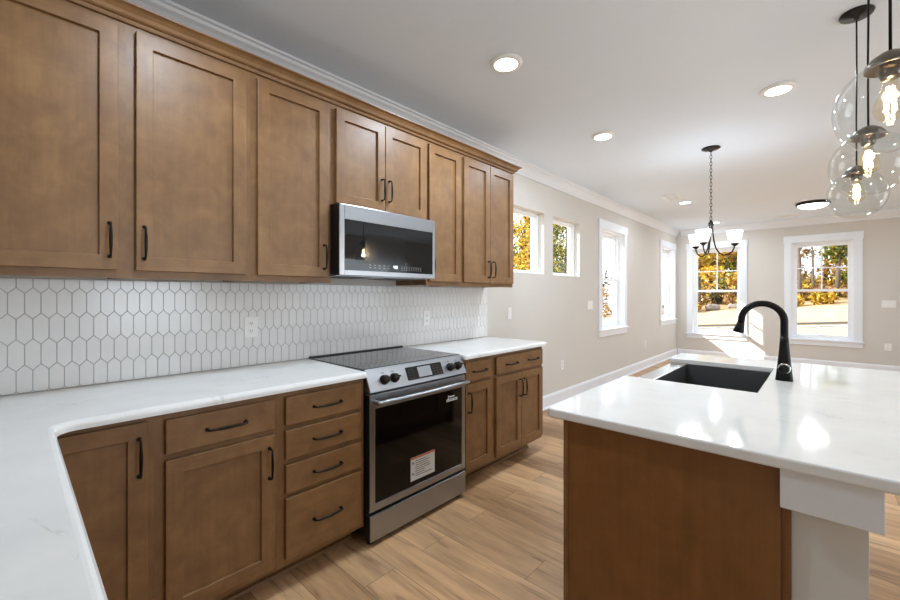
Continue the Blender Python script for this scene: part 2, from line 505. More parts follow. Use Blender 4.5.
def window(n, axis, face, out, a0, a1, z0, z1, cased, hung):
    """face = room-side wall plane, out = direction to the outside along the normal"""
    root = bpy.data.objects.new('window_%d' % n, None); COL.objects.link(root)
    root.location = (face, (a0 + a1) / 2, z0) if axis == 'x' else ((a0 + a1) / 2, face, z0)
    tag(root, kind='structure')
    def B(bm, u0, u1, q0, q1, lo, hi):
        q0, q1 = sorted((face + out * q0, face + out * q1))
        if axis == 'x': box(bm, q0, q1, u0, u1, lo, hi)
        else: box(bm, u0, u1, q0, q1, lo, hi)
    fw = .035 if hung else .024
    bm = bmesh.new()
    B(bm, a0, a0 + fw, .075, .165, z0, z1); B(bm, a1 - fw, a1, .075, .165, z0, z1)
    B(bm, a0 + fw, a1 - fw, .075, .165, z0, z0 + fw); B(bm, a0 + fw, a1 - fw, .075, .165, z1 - fw, z1)
    obj('frame', bm, 'vinyl', root, bevel=.003)
    if cased:
        cw, ct = .098, .019
        bm = bmesh.new()           # jamb liner and flat casing
        B(bm, a0, a0 + .012, -.0, .075, z0, z1); B(bm, a1 - .012, a1, -.0, .075, z0, z1); B(bm, a0, a1, 0, .075, z1 - .012, z1)
        obj('jamb', bm, 'trim', root)
        bm = bmesh.new()
        B(bm, a0 - cw, a0 + .004, -ct, -.0005, z0, z1); B(bm, a1 - .004, a1 + cw, -ct, -.0005, z0, z1)
        obj('casing', bm, 'trim', root, bevel=.002)
        bm = bmesh.new(); B(bm, a0 - cw - .012, a1 + cw + .012, -ct - .006, -.0005, z1, z1 + .125)
        obj('head_casing', bm, 'trim', root, bevel=.002)
        bm = bmesh.new(); B(bm, a0 - cw - .02, a1 + cw + .02, -.045, -.0005, z0 - .022, z0); B(bm, a0, a1, -.0005, .075, z0 - .0, z0 + .012)
        obj('sill', bm, 'trim', root, bevel=.003)
        bm = bmesh.new(); B(bm, a0 - cw, a1 + cw, -ct, -.0005, z0 - .022 - .082, z0 - .022)
        obj('apron', bm, 'trim', root, bevel=.002)
    else:
        bm = bmesh.new(); B(bm, a0, a1, -.003, .075, z0, z0 + .010)
        obj('sill', bm, 'trim', root, bevel=.002)
    def plane(q, th):       # lower coordinate of a slab whose room side is q outside the wall face
        return face + out * q if out > 0 else face + out * (q + th)
    if hung:
        mid = (z0 + z1) / 2
        sash(root, axis, plane(.125, .032), a0 + fw, a1 - fw, mid - .02, z1 - fw, True)
        sash(root, axis, plane(.088, .032), a0 + fw, a1 - fw, z0 + fw, mid + .025, False)
    else:
        sash(root, axis, plane(.10, .032), a0 + fw, a1 - fw, z0 + fw, z1 - fw, False, w=.022)
window(1, 'x', 0, -1, *HL[0], False, False)
window(2, 'x', 0, -1, *HL[1], False, False)
window(3, 'x', 0, -1, *HL[2], True, True)
window(4, 'x', 0, -1, *HL[3], True, True)
window(5, 'y', YB, 1, *HB[0], True, True)
window(6, 'y', YB, 1, *HB[1], True, True)
window(7, 'x', XR, 1, *HR[0], True, True)
window(8, 'x', XR, 1, *HR[1], False, False)

# ---- backsplash of long hexagon tiles
def backsplash():
    bm = bmesh.new()
    y0, y1, z0, z1 = YN, 3.065, .9145, 1.374
    box(bm, .0005, .006, y0, y1, z0, z1, 1)
    w, pitch, st, pt = .0464, .1035, .0805, .023
    g = .0009
    def clip(poly, f, inside):
        out = []
        for i in range(len(poly)):
            a, b = poly[i], poly[(i + 1) % len(poly)]
            fa, fb = f(a), f(b)
            if fa >= 0: out.append(a)
            if (fa >= 0) != (fb >= 0):
                t = fa / (fa - fb); out.append((a[0] + (b[0] - a[0]) * t, a[1] + (b[1] - a[1]) * t))
        return out
    for r in range(-1, 6):
        zc = 1.274 + .1035 - r * pitch
        offs = .011 if r % 2 else -.0122
        k = math.floor((y0 - offs) / w) - 1
        while offs + k * w - w < y1:
            yc = offs + k * w; k += 1
            hw, hs = w / 2 - g, st / 2 - g * .3
            hp = st / 2 + pt - g * 1.2
            poly = [(yc - hw, zc - hs), (yc, zc - hp), (yc + hw, zc - hs), (yc + hw, zc + hs), (yc, zc + hp), (yc - hw, zc + hs)]
            for f in (lambda p: p[0] - y0 - .001, lambda p: y1 - .001 - p[0], lambda p: p[1] - z0 - .002, lambda p: z1 - .001 - p[1]):
                poly = clip(poly, f, None)
                if len(poly) < 3: break
            if len(poly) < 3: continue
            cy = sum(p[0] for p in poly) / len(poly); cz = sum(p[1] for p in poly) / len(poly)
            lo = [bm.verts.new((.0058, y, z)) for y, z in poly]
            hi = [bm.verts.new((.0088, cy + (y - cy) * .965, cz + (z - cz) * .985)) for y, z in poly]
            n = len(poly)
            for i in range(n): bm.faces.new((lo[i], lo[(i + 1) % n], hi[(i + 1) % n], hi[i]))
            bm.faces.new(hi)
    structure('trim_3', bm, ['tile', 'grout'])
backsplash()

# ------------------------------------------------------------------ cabinets
def pull(parent, c, vertical, normal='x', sgn=1, L=.128):
    """arched bar pull with thick middle and two posts; c is the centre on the door face"""
    bm = bmesh.new()
    n = 12; pts = []; rad = []
    h = L / 2
    prof = [(-h, 0), (-h, .018), (-h + .003, .024)]
    prof += [(-h + .006 + (L - .012) * i / n, .027 + .004 * math.sin(PI * i / n)) for i in range(n + 1)]
    prof += [(h - .003, .024), (h, .018), (h, 0)]
    rr = [.0060, .0038, .0040] + [.0037 + .0022 * math.sin(PI * i / n) for i in range(n + 1)] + [.0040, .0038, .0060]
    for (t, d) in prof:
        d = (d + .0004) * sgn
        if normal == 'x': pts.append((c[0] + d, c[1] + (0 if vertical else t), c[2] + (t if vertical else 0)))
        else: pts.append((c[0] + (0 if vertical else t), c[1] + d, c[2] + (t if vertical else 0)))
    tube(bm, pts, rr, 8)
    for s in (-1, 1):
        p = (c[0], c[1] + (0 if vertical else s * h), c[2] + (s * h if vertical else 0)) if normal == 'x' else (c[0] + (0 if vertical else s * h), c[1], c[2] + (s * h if vertical else 0))
        lathe(bm, [(0, .0004 * sgn), (.0075, .0004 * sgn), (.0075, .003 * sgn), (.004, .005 * sgn), (0, .005 * sgn)], p, 10, normal)
    return tag(obj('handle', bm, 'black', parent), label='matte black arched bar pull')

def ring(bm, lo, hi, y0, y1, z0, z1, st, rail, rt=None):
    rt = rail if rt is None else rt
    O = [(y0, z0), (y1, z0), (y1, z1), (y0, z1)]; I = [(y0 + st, z0 + rail), (y1 - st, z0 + rail), (y1 - st, z1 - rt), (y0 + st, z1 - rt)]
    V = {(k, x): [bm.verts.new((x, y, z)) for y, z in P] for k, P in (('o', O), ('i', I)) for x in (lo, hi)}
    for k in range(4):
        j = (k + 1) % 4; mi = 1 if k in (0, 2) else 0
        for x in (lo, hi): bm.faces.new((V['o', x][k], V['o', x][j], V['i', x][j], V['i', x][k])).material_index = mi
        for q in 'oi': bm.faces.new((V[q, lo][k], V[q, lo][j], V[q, hi][j], V[q, hi][k])).material_index = mi
def shaker_door(parent, xb, xf, y0, y1, z0, z1, handle=None, name='door', st=.056, rail=.056, flip=False):
    """frame-and-panel door in the y-z plane; xb = back, xf = front"""
    if flip: lo, hi = xf, xb
    else: lo, hi = xb, xf
    bm = bmesh.new()
    ring(bm, lo, hi, y0, y1, z0, z1, st, rail)
    d = obj(name, bm, ['wood', 'wood_h'], parent, bevel=.0022, seg=2)
    t = hi - lo
    if flip: pb, pf = lo + t * .5, hi - .001
    else: pb, pf = lo + .001, hi - t * .62
    obj('door_panel', BOX(pb, pf, y0 + st - .003, y1 - st + .003, z0 + rail - .003, z1 - rail + .003), 'wood', d)
    if handle:
        pull(d, (xf, handle[0], handle[1]), True, 'x', -1 if flip else 1)
    return d

def slab_drawer(parent, xb, xf, y0, y1, z0, z1, pulls):
    d = obj('drawer', BOX(xb, xf, y0, y1, z0, z1), 'wood_h', parent, bevel=.0035, seg=2)
    for y in pulls: pull(d, (xf, y, (z0 + z1) / 2 - .002), False, 'x', 1, L=.14)
    return d

UB, UT = 1.375, 2.375
UX = .326           # face frame of the upper cabinets
UD = .348           # door faces
def upper(y0, y1, label, doors, z0=UB, dz0=1.405, dz1=2.362):
    t = thing('upper_cabinet', (.16, (y0 + y1) / 2, z0), label, 'cabinet', 'upper cabinets along the tiled wall')
    e = .0006
    bm = bmesh.new()
    box(bm, .002, UX - .02, y0 + e, y0 + .018, z0 + .004, UT); box(bm, .002, UX - .02, y1 - .018, y1 - e, z0 + .004, UT)
    box(bm, .002, UX - .02, y0 + .018, y1 - .018, z0 + .012, z0 + .028); box(bm, .002, .010, y0 + .018, y1 - .018, z0 + .028, UT)
    box(bm, .010, UX - .02, y0 + .018, y1 - .018, UT - .018, UT)
    obj('carcass', bm, 'wood', t)
    bm = bmesh.new(); e = .0001
    ring(bm, UX - .02, UX, y0 + e, y1 - e, z0, UT + .024, .034, .044, .068)
    obj('face_frame', bm, ['wood', 'wood_h'], t)
    for a, b, hy, hz in doors:
        shaker_door(t, UX + .0008, UD, a, b, dz0, dz1, (hy, hz))
    return t
b = [-.655, .308, .781, 1.2125, 1.953, 2.320, 3.018]
upper(b[0], b[1], 'wide stained wood wall cabinet in the corner, cut by the photo left edge', [(-.33, .280, .254, 1.520)])
upper(b[1], b[2], 'wide single-door stained wood wall cabinet above the left counter, second along from the corner', [(.336, .753, .362, 1.517)])
upper(b[2], b[3], 'single-door stained wood wall cabinet directly left of the microwave', [(.808, 1.189, 1.160, 1.515)])
upper(b[3], b[4], 'short two-door stained wood wall cabinet directly above the microwave', [(1.238, 1.582, 1.556, 1.957), (1.586, 1.938, 1.612, 1.957)], z0=1.818, dz0=1.828)
upper(b[4], b[5], 'narrow single-door stained wood wall cabinet directly right of the microwave', [(1.968, 2.302, 1.990, 1.515)])
upper(b[5], b[6], 'tall two-door stained wood wall cabinet at the right end of the row by the window', [(2.338, 2.664, 2.636, 1.515), (2.668, 3.002, 2.700, 1.515)])

# wood crown along the tops of the wall cabinets
bm = bmesh.new()
prof = [(UX + .0006, 2.384), (UX + .010, 2.384), (UX + .013, 2.390), (UX + .016, 2.397), (UX + .024, 2.399), (UX + .030, 2.404), (UX + .036, 2.416), (UX + .046, 2.427), (UX + .056, 2.433), (UX + .062, 2.435), (UX + .062, 2.441), (UX + .0006, 2.441)]
ye = b[6] + .0005
A = []
for (q, z) in prof:
    A.append([Vector((q, -.655, z)), Vector((q, ye + (q - UX), z)), Vector((.002, ye + (q - UX), z))])
vv = [[bm.verts.new(p) for p in row] for row in A]
for i in range(len(prof)):
    j = (i + 1) % len(prof)
    for k in range(2): bm.faces.new((vv[i][k], vv[j][k], vv[j][k + 1], vv[i][k + 1]))
bm.faces.new([r[0] for r in vv]); bm.faces.new([r[2] for r in vv][::-1])
tag(obj('cabinet_crown', bm, 'wood_h'), 'stained wood crown moulding running along the tops of the wall cabinets', 'moulding')

BX, BD = .604, .624          # base face frame, door faces
BT = .8835
def base(y0, y1, label, end_panel=False):
    t = thing('base_cabinet', (.3, (y0 + y1) / 2, 0), label, 'cabinet', 'base cabinets under the white counters')
    e = .0006
    bm = bmesh.new()
    box(bm, .012, BX - .02, y0 + e, y0 + .018, .11, BT); box(bm, .012, BX - .02, y1 - .018, y1 - e, .11, BT)
    box(bm, .012, BX - .02, y0 + .018, y1 - .018, .11, .128); box(bm, .012, .020, y0 + .018, y1 - .018, .128, BT)
    obj('carcass', bm, 'wood', t)
    bm = bmesh.new()
    ring(bm, BX - .02, BX, y0 + .0001, y1 - .0001, .108, BT, .036, .042)
    obj('face_frame', bm, ['wood', 'wood_h'], t)
    bm = bmesh.new()
    yt = y1 - (.035 if end_panel else 0)
    box(bm, .47, .486, y0 + e, yt - e, .0008, .108)
    sweep(bm, [(.4862, .0008), (.500, .0008), (.497, .014), (.4862, .019)], 'y', y0 + e, yt - e)
    if end_panel: box(bm, .012, .47, yt - .016, yt - e, .0008, .108)
    obj('toe_kick', bm, 'wood', t)
    return t
def mid_rail(t, y0, y1, zs):
    bm = bmesh.new()
    for z0, z1 in zs: box(bm, BX - .02, BX - .0005, y0 + .036, y1 - .036, z0, z1)
    obj('rail', bm, 'wood_h', t)

t = base(.02, .345, 'corner base cabinet with one tall door where the two counters meet')
shaker_door(t, BX + .0008, BD, -.03 + .07, .322, .135, .864, (.298, .745))
y0, y1 = .345, .789
t = base(y0, y1, 'base cabinet with one drawer above one door, left of the drawer stack')
mid_rail(t, y0, y1, [(.70, .74)])
slab_drawer(t, BX + .0008, BD, .375, .768, .730, .857, [.578])
shaker_door(t, BX + .0008, BD, .375, .768, .135, .708, (.745, .590))
y0, y1 = .789, 1.238
t = base(y0, y1, 'base cabinet with a stack of four drawers just left of the range')
mid_rail(t, y0, y1, [(.70, .74), (.55, .59), (.40, .44)])
for z0, z1 in ((.730, .857), (.580, .709), (.430, .556), (.136, .410)):
    slab_drawer(t, BX + .0008, BD, .818, 1.212, z0, z1, [1.02])
y0, y1 = 2.012, 2.348
t = base(y0, y1, 'narrow base cabinet with one drawer and one door just right of the range')
mid_rail(t, y0, y1, [(.70, .74)])
slab_drawer(t, BX + .0008, BD, 2.032, 2.322, .730, .857, [2.178])
shaker_door(t, BX + .0008, BD, 2.032, 2.322, .135, .708, (2.060, .590))
y0, y1 = 2.348, 3.042
t = base(y0, y1, 'wide base cabinet with two doors at the right end of the counter', True)
mid_rail(t, y0, y1, [(.70, .74)])
slab_drawer(t, BX + .0008, BD, 2.376, 3.026, .730, .857, [2.565, 2.870])
shaker_door(t, BX + .0008, BD, 2.376, 2.703, .135, .708, (2.677, .590))
shaker_door(t, BX + .0008, BD, 2.707, 3.026, .135, .708, (2.733, .590))
# cabinet run under the near leg of the L counter
t = thing('base_cabinet', (1.25, -.3, 0), 'base cabinet run under the near leg of the L-shaped counter', 'cabinet', 'base cabinets under the white counters')
bm = bmesh.new()
box(bm, .66, 1.96, YN + .012, .018, .11, BT)
obj('carcass', bm, 'wood', t)
for i in range(2):
    a = .68 + i * .64
    bm = bmesh.new()
    box(bm, a, a + .055, .0188, .037, .135, .86); box(bm, a + .565, a + .62, .0188, .037, .135, .86)
    box(bm, a + .055, a + .565, .0188, .037, .135, .19); box(bm, a + .055, a + .565, .0188, .037, .805, .86)
    d = obj('door', bm, 'wood', t, bevel=.002)
    obj('door_panel', BOX(a + .052, a + .568, .0195, .029, .187, .808), 'wood', d)
    pull(d, (a + (.59 if i == 0 else .03), .037, .76), True, 'y', 1)
obj('toe_kick', BOX(.52, 1.90, YN + .02, -.06, .0008, .108), 'wood', t)

# ------------------------------------------------------------------ countertops
def loft(bm, outlines):
    """stack closed outlines [(points, z)] of equal length into one solid"""
    R = [[bm.verts.new((x, y, z)) for x, y in pts] for pts, z in outlines]
    n = len(R[0])
    for p, q in zip(R, R[1:]):
        for i in range(n): bm.faces.new((p[i], p[(i + 1) % n], q[(i + 1) % n], q[i]))
    bm.faces.new(R[-1]); bm.faces.new(R[0][::-1])
EDGE = ((0, .884), (0, .896), (.0015, .902), (.006, .9085), (.012, .9125), (.018, .914))
def arc(cx, cy, r, a0, a1, n=8):
    return [(cx + r * math.cos(math.radians(a0 + (a1 - a0) * i / n)), cy + r * math.sin(math.radians(a0 + (a1 - a0) * i / n))) for i in range(n + 1)]
CF = .641
bm = bmesh.new()
r = .055
def l_outline(d):
    yf = .088 - d
    return [(.0095, YN + .002), (2.0, YN + .002), (2.0, yf)] + arc(CF + r, .088 + r, r + d, 270, 180) + arc(CF - .020, 1.2435 - .020, .020 - d * .9, 0, 90, 4) + [(.0095, 1.2435)]
loft(bm, [(l_outline(d), z) for d, z in EDGE])
tag(obj('countertop', bm, 'quartz'), 'white quartz L-shaped countertop left of the range, running into the near corner', 'countertop', 'white quartz counters')
bm = bmesh.new()
def s_outline(d):
    return [(.0095, 2.0075)] + arc(CF - .012, 2.0075 + .012, .012 - d * .6, 270, 360, 3) + arc(CF + .006 - .022, 3.068 - .022, .022 - d * .9, 0, 90, 4) + [(.0095, 3.068 - d * .9)]
loft(bm, [(s_outline(d * .7), z) for d, z in EDGE])
tag(obj('countertop', bm, 'quartz'), 'short white quartz countertop right of the range, ending at the beige wall', 'countertop', 'white quartz counters')

# ------------------------------------------------------------------ range
R0, R1 = 1.2475, 2.0035
rg = thing('range', (.33, (R0 + R1) / 2, 0), 'slide-in stainless steel electric range with black glass oven door', 'range')
bm = bmesh.new()
box(bm, .015, .600, R0, R1, .045, .908)
obj('body', bm, 'black_body', rg, bevel=.002)
bm = bmesh.new(); box(bm, .012, .592, R0 - .002, R1 + .002, .9082, .9185)
ck = obj('cooktop', bm, 'cooktop', rg, bevel=.002)
for (cx, cy, rr) in ((.18, 1.44, .085), (.18, 1.81, .075), (.42, 1.44, .075), (.42, 1.81, .105)):
    bm = bmesh.new(); tube(bm, [(cx + rr * math.cos(2 * PI * i / 40), cy + rr * math.sin(2 * PI * i / 40), .9186) for i in range(40)], .0012, 4, closed=True, flat=.3)
    obj('burner_ring', bm, 'print', ck)
obj('rear_trim', BOX(.0105, .030, R0 + .004, R1 - .004, .9190, .926), 'black_body', rg, bevel=.001)
# sloping control panel
bm = bmesh.new()
sweep(bm, [(.594, .803), (.655, .803), (.650, .812), (.604, .912), (.596, .9165), (.594, .9165)], 'y', R0 - .001, R1 + .001)
cp = obj('control_panel', bm, 'range_steel', rg, bevel=.002)
d = Vector((.604 - .650, 0, .912 - .812)).normalized()         # up the slope
nrm = Vector((d.z, 0, -d.x))
def on_slope(y, t, off): return Vector((.650, y, .812)) + d * t + nrm * off
def slope_box(bm, y0, y1, t0, t1, o0, o1, mi=0):
    vs = [bm.verts.new(on_slope(y, t, o)) for y in (y0, y1) for t in (t0, t1) for o in (o0, o1)]
    for idx in ((0, 1, 3, 2), (4, 6, 7, 5), (0, 4, 5, 1), (2, 3, 7, 6), (0, 2, 6, 4), (1, 5, 7, 3)):
        bm.faces.new([vs[i] for i in idx]).material_index = mi
bm = bmesh.new(); slope_box(bm, 1.512, 1.800, .014, .090, .0003, .0015)
slope_box(bm, 1.600, 1.705, .022, .082, .0015, .0020, 1)
for k in range(4):
    for yy in (1.530, 1.555, 1.725, 1.750, 1.775): slope_box(bm, yy, yy + .010, .024 + k * .016, .027 + k * .016, .0015, .0018, 2)
obj('display', bm, ['micro_glass', 'lcd', 'slot'], cp)
for y in (1.352, 1.420, 1.868, 1.938):
    bm = bmesh.new(); c = on_slope(y, .046, .0004)
    prof = [(.027, 0), (.027, .004), (.0235, .006), (.0215, .024), (.0185, .027), (0, .027)]
    lathe(bm, prof, (0, 0, 0), 20, 'z')
    box(bm, -.005, .005, -.021, .021, .024, .036)
    rot = Vector((0, 0, 1)).rotation_difference(nrm).to_matrix().to_4x4()
    bmesh.ops.transform(bm, matrix=Matrix.Translation(c) @ rot, verts=bm.verts)
    obj('knob', bm, 'bronze', cp)
for y in (1.352, 1.420, 1.868, 1.938):      # small printed marks over the knobs
    bm = bmesh.new(); slope_box(bm, y - .010, y + .010, .082, .086, .0003, .0006)
    obj('marking', bm, 'slot', cp)
# oven door
D0, D1 = R0 + .002, R1 - .002
bm = bmesh.new()
box(bm, .6005, .645, D0, D0 + .034, .182, .790); box(bm, .6005, .645, D1 - .034, D1, .182, .790)
box(bm, .6005, .645, D0 + .034, D1 - .034, .182, .222); box(bm, .6005, .645, D0 + .034, D1 - .034, .714, .790)
dr = obj('oven_door', bm, 'range_steel', rg, bevel=.003)
gl = obj('glass', BOX(.603, .6425, D0 + .0335, D1 - .0335, .2215, .7145), 'oven_glass', dr)
bm = bmesh.new()
yc = (R0 + R1) / 2
tube(bm, [(.688 + .012 * math.sin(PI * i / 10), D0 + .016 + (D1 - D0 - .032) * i / 10, .752) for i in range(11)], [.010] + [.0125] * 9 + [.010], 12)
for y in (D0 + .026, D1 - .026): box(bm, .6445, .690, y - .010, y + .010, .743, .761)
obj('door_handle', bm, 'range_steel', dr)
bm = bmesh.new()
box(bm, .6427, .6431, 1.530, 1.722, .250, .383, 0); box(bm, .6427, .6433, 1.531, 1.721, .371, .3825, 2)
random.seed(3)
for k in range(8):
    z = .355 - k * .012
    box(bm, .6427, .6433, 1.565, 1.565 + random.uniform(.07, .145), z, z + .004, 1)
for z in (.345, .283):
    vs = [bm.verts.new((.6434, y, zz)) for y, zz in ((1.538, z), (1.556, z), (1.547, z + .016))]; bm.faces.new(vs).material_index = 3
tag(obj('warning_sticker', bm, ['sticker', 'sticker_ink', 'sticker_red', 'slot'], dr), label='white printed sticker with an orange top edge on the oven glass')
bm = bmesh.new()
box(bm, .6427, .6431, 1.826, 1.925, .644, .660); box(bm, .6427, .6431, 1.840, 1.846, .660, .682); box(bm, .6427, .6431, 1.850, 1.900, .668, .676)
for k in range(6): box(bm, .6431, .6433, 1.832 + k * .015, 1.841 + k * .015, .649, .656, 1)
tag(obj('rating_sticker', bm, ['sticker', 'slot'], dr), label='small white label in the upper corner of the oven glass')
dw = obj('drawer', BOX(.6005, .648, D0, D1, .030, .166), 'range_steel', rg, bevel=.004)
obj('side_edge', BOX(.6005, .643, D0 - .0017, D0 - .0002, .034, .162), 'black_body', dw)
obj('side_edge', BOX(.6005, .641, D0 - .0017, D0 - .0002, .186, .786), 'black_body', dr)
obj('drawer_gap', BOX(.590, .615, D0 + .004, D1 - .004, .1665, .1815), 'seam', rg)
for y in (R0 + .04, R1 - .04):
    for x in (.09, .60):
        obj('foot', lathe(bmesh.new(), [(0, .0008), (.018, .0008), (.018, .010), (.010, .014), (.010, .0445), (0, .0445)], (x, y, 0), 14), 'black_body', rg)

# ------------------------------------------------------------------ microwave
MX = .412
m0, m1 = 1.2145, 1.957
mw = thing('microwave', (.2, (m0 + m1) / 2, 1.415), 'stainless over-the-range microwave hung under the short cabinet', 'microwave')
obj('body', BOX(.004, .362, m0, 1.9515, 1.423, 1.8165), 'black_body', mw, bevel=.002)
bm = bmesh.new()
z0, z1 = 1.418, 1.812
box(bm, .3625, MX, m0 + .002, m0 + .034, z0, z1); box(bm, .3625, MX, m1 - .022, m1, z0, z1)
box(bm, .3625, MX, m0 + .034, m1 - .022, z0, 1.447); box(bm, .3625, MX, m0 + .034, m1 - .022, 1.729, z1)
md = obj('door', bm, 'steel', mw, bevel=.002)
obj('door_edge', BOX(.362, .4085, m0, m0 + .0019, z0, z1), 'black_body', md)
g = obj('glass', BOX(.366, .4105, m0 + .0335, m1 - .0215, 1.4465, 1.7295), 'micro_glass', md)
obj('viewing_window', BOX(.4106, .4110, 1.385, 1.690, 1.480, 1.665), 'micro_window', md)
bm = bmesh.new()
for i in range(5):
    for z in (1.466, 1.481): box(bm, .4111, .4114, 1.415 + i * .034, 1.428 + i * .034, z, z + .004, 0)
for i in range(9):
    for z in (1.462, 1.472, 1.482): box(bm, .4111, .4114, 1.660 + i * .020, 1.667 + i * .020, z, z + .0035, 0)
def seg7(bm, y, z, s, on, mi):
    w, h, t = .45 * s, s, .12 * s
    rects = dict(a=(0, w, h - t, h), g=(0, w, h / 2 - t / 2, h / 2 + t / 2), d=(0, w, 0, t), f=(0, t, h / 2, h), b=(w - t, w, h / 2, h), e=(0, t, 0, h / 2), c=(w - t, w, 0, h / 2))
    for k in on:
        a = rects[k]; box(bm, .4111, .4114, y + a[0], y + a[1], z + a[2], z + a[3], mi)
obj('button_panel', bm, 'print', md)
for y, on in ((1.594, 'bcfg'), (1.607, 'abcdef'), (1.620, 'abcdef')):
    bm = bmesh.new(); seg7(bm, y, 1.470, .018, on, 0); obj('clock_digit', bm, 'digits', md)
bm = bmesh.new()
for i in range(10): box(bm, MX + .0002, MX + .0006, 1.548 + i * .0085, 1.553 + i * .0085, 1.770, 1.777)
obj('nameplate', bm, 'lcd', md)
bm = bmesh.new()
box(bm, .03, .36, m0 + .01, m1 - .01, 1.4155, 1.4228)
for i in range(2): box(bm, .08, .30, m0 + .07 + i * .36, m0 + .30 + i * .36, 1.413, 1.4155, 1)
obj('vent_grille', bm, ['steel', 'slot'], mw)

# ------------------------------------------------------------------ island
IX0, IX1, IY0, IY1 = 1.646, 2.80, 1.266, 3.10
SX, SY0, SY1 = 2.160, 2.040, 2.800
bm = bmesh.new()
c = .022
outline = arc(IX0 + c, IY0 + c, c, 180, 270, 5) + arc(IX1 - c, IY0 + c, c, 270, 360, 5) + arc(IX1 - c, IY1 - c, c, 0, 90, 5) + arc(IX0 + c, IY1 - c, c, 90, 180, 5)
outline += arc(IX0 + .012, SY1 + .012, .012, 180, 270, 4) + [(SX, SY1), (SX, SY0)] + arc(IX0 + .012, SY0 - .012, .012, 90, 180, 4)
prism(bm, outline, .884, .914)
tag(obj('countertop', bm, 'quartz', bevel=.006, seg=3), 'large white quartz island countertop with a black sink cut into it', 'countertop', 'white quartz counters')

isl = thing('island_cabinet', (2.0, 2.2, 0), 'stained wood island cabinet with a plain dark end panel', 'island')
tag(obj('end_panel', BOX(1.710, 2.279, 1.305, 1.322, .0008, BT), 'wood_panel', isl), label='plain veneered panel facing the camera')
obj('stile', BOX(1.694, 1.7095, 1.301, 1.324, .0008, BT), 'wood', isl, bevel=.001)
obj('stile', BOX(2.2795, 2.298, 1.3225, 1.339, .0008, .786), 'wood_panel', isl)
obj('back_panel', BOX(2.262, 2.279, 1.3225, 3.058, .0008, BT), 'wood', isl)
obj('end_panel', BOX(1.716, 2.279, 3.0585, 3.075, .0008, BT), 'wood_panel', isl)
bm = bmesh.new()
box(bm, 1.737, 1.75, 1.3225, 2.02, .11, BT); box(bm, 1.737, 1.75, 2.82, 3.058, .11, BT); box(bm, 1.737, 1.75, 2.02, 2.82, .11, .615)
box(bm, 1.75, 2.262, 1.3225, 3.058, .11, .128)
obj('carcass', bm, 'wood', isl)
obj('toe_kick', BOX(1.79, 1.80, 1.3225, 3.058, .0008, .109), 'wood', isl)
for (y0, y1, zt, hy) in ((1.335, 1.665, .862, 1.64), (1.669, 2.005, .862, 1.694), (2.035, 2.418, .60, 2.39), (2.422, 2.805, .60, 2.45), (2.835, 3.045, .862, 2.86)):
    shaker_door(isl, 1.7365, 1.7165, y0, y1, .135, zt, (hy, zt - .11), flip=True, st=.05)

pw = thing('knee_wall', (2.365, 2.2, 0), 'pale painted half wall with a white board under the island overhang', 'half wall')
obj('wall_panel', BOX(2.2985, 2.436, 1.340, 3.07, .0008, .8835), 'pony', pw, bevel=.001)
tag(obj('top_board', BOX(2.280, 2.456, 1.278, 1.3005, .787, .8835), 'beam', pw, bevel=.0015), label='flat white board beneath the counter edge')
bm = bmesh.new(); box(bm, 2.2985, 2.436, 1.3008, 1.3395, .790, .8835); box(bm, 2.4365, 2.456, 1.3008, 3.07, .787, .8835)
obj('side_board', bm, 'beam', pw)

# apron-front sink set in the notch
sk = thing('sink', (1.9, 2.42, .63), 'black rectangular apron-front sink set into the island counter', 'sink')
bm = bmesh.new()
x0, x1, ya, yb, zb, zt = 1.742, 2.172, 2.050, 2.790, .668, .8832
for (a, bb, c0, c1, e0, e1) in ((x1, x1 + .014, ya - .014, yb + .014, zb - .012, zt), (x0 - .004, x1, ya - .014, ya, zb - .012, zt), (x0 - .004, x1, yb, yb + .014, zb - .012, zt),
                                (x0 - .004, x0, ya, yb, zb - .012, zt), (x0, x1, ya, yb, zb - .012, zb)):
    box(bm, a, bb, c0, c1, e0, e1)
obj('basin', bm, 'sink', sk)
tag(obj('apron', BOX(1.648, x0 - .0045, ya - .012, yb + .012, .632, zt), 'sink_rim', sk, bevel=.010, seg=3), label='pale satin front rim')
obj('drain', lathe(bmesh.new(), [(0, zb + .002), (.030, zb + .001), (.042, zb + .004), (.046, zb + .0005)], (1.98, 2.42, 0), 24), 'chrome', sk)

# faucet
FX, FY = 2.224, 2.424
fc = thing('faucet', (FX, FY, .914), 'matte black gooseneck faucet standing beside the island sink', 'faucet')
bm = bmesh.new()
def rsq(cx, cy, h, z, n=24, p=5.0):
    out = []
    for k in range(n):
        a = 2 * PI * k / n; ca, sa = math.cos(a), math.sin(a)
        r = h / ((abs(ca) ** p + abs(sa) ** p) ** (1 / p))
        out.append((cx + r * ca, cy + r * sa, z))
    return out
lv = [(.0315, .9143, 6), (.0315, .922, 6), (.029, .945, 5), (.0255, .985, 3.5), (.0215, 1.03, 2.6), (.0175, 1.085, 2), (.0150, 1.12, 2)]
rings = [[bm.verts.new(q) for q in rsq(FX, FY, h, z, 24, p)] for h, z, p in lv]
for a, b2 in zip(rings, rings[1:]):
    for k in range(24):
        f = bm.faces.new((a[k], a[(k + 1) % 24], b2[(k + 1) % 24], b2[k])); f.smooth = True
bm.faces.new(rings[0][::-1]); bm.faces.new(rings[-1])
obj('base', bm, 'black', fc)
bm = bmesh.new()
rr = .081; cz = 1.186
pts = [(FX, FY, 1.10), (FX, FY, 1.14)] + [(FX - rr + rr * math.cos(PI * i / 18), FY, cz + rr * math.sin(PI * i / 18)) for i in range(19)]
pts += [(FX - 2 * rr - .002, FY, 1.172)]
tube(bm, pts, .0148, 16)
obj('neck', bm, 'black', fc)
bm = bmesh.new()
e = FX - 2 * rr
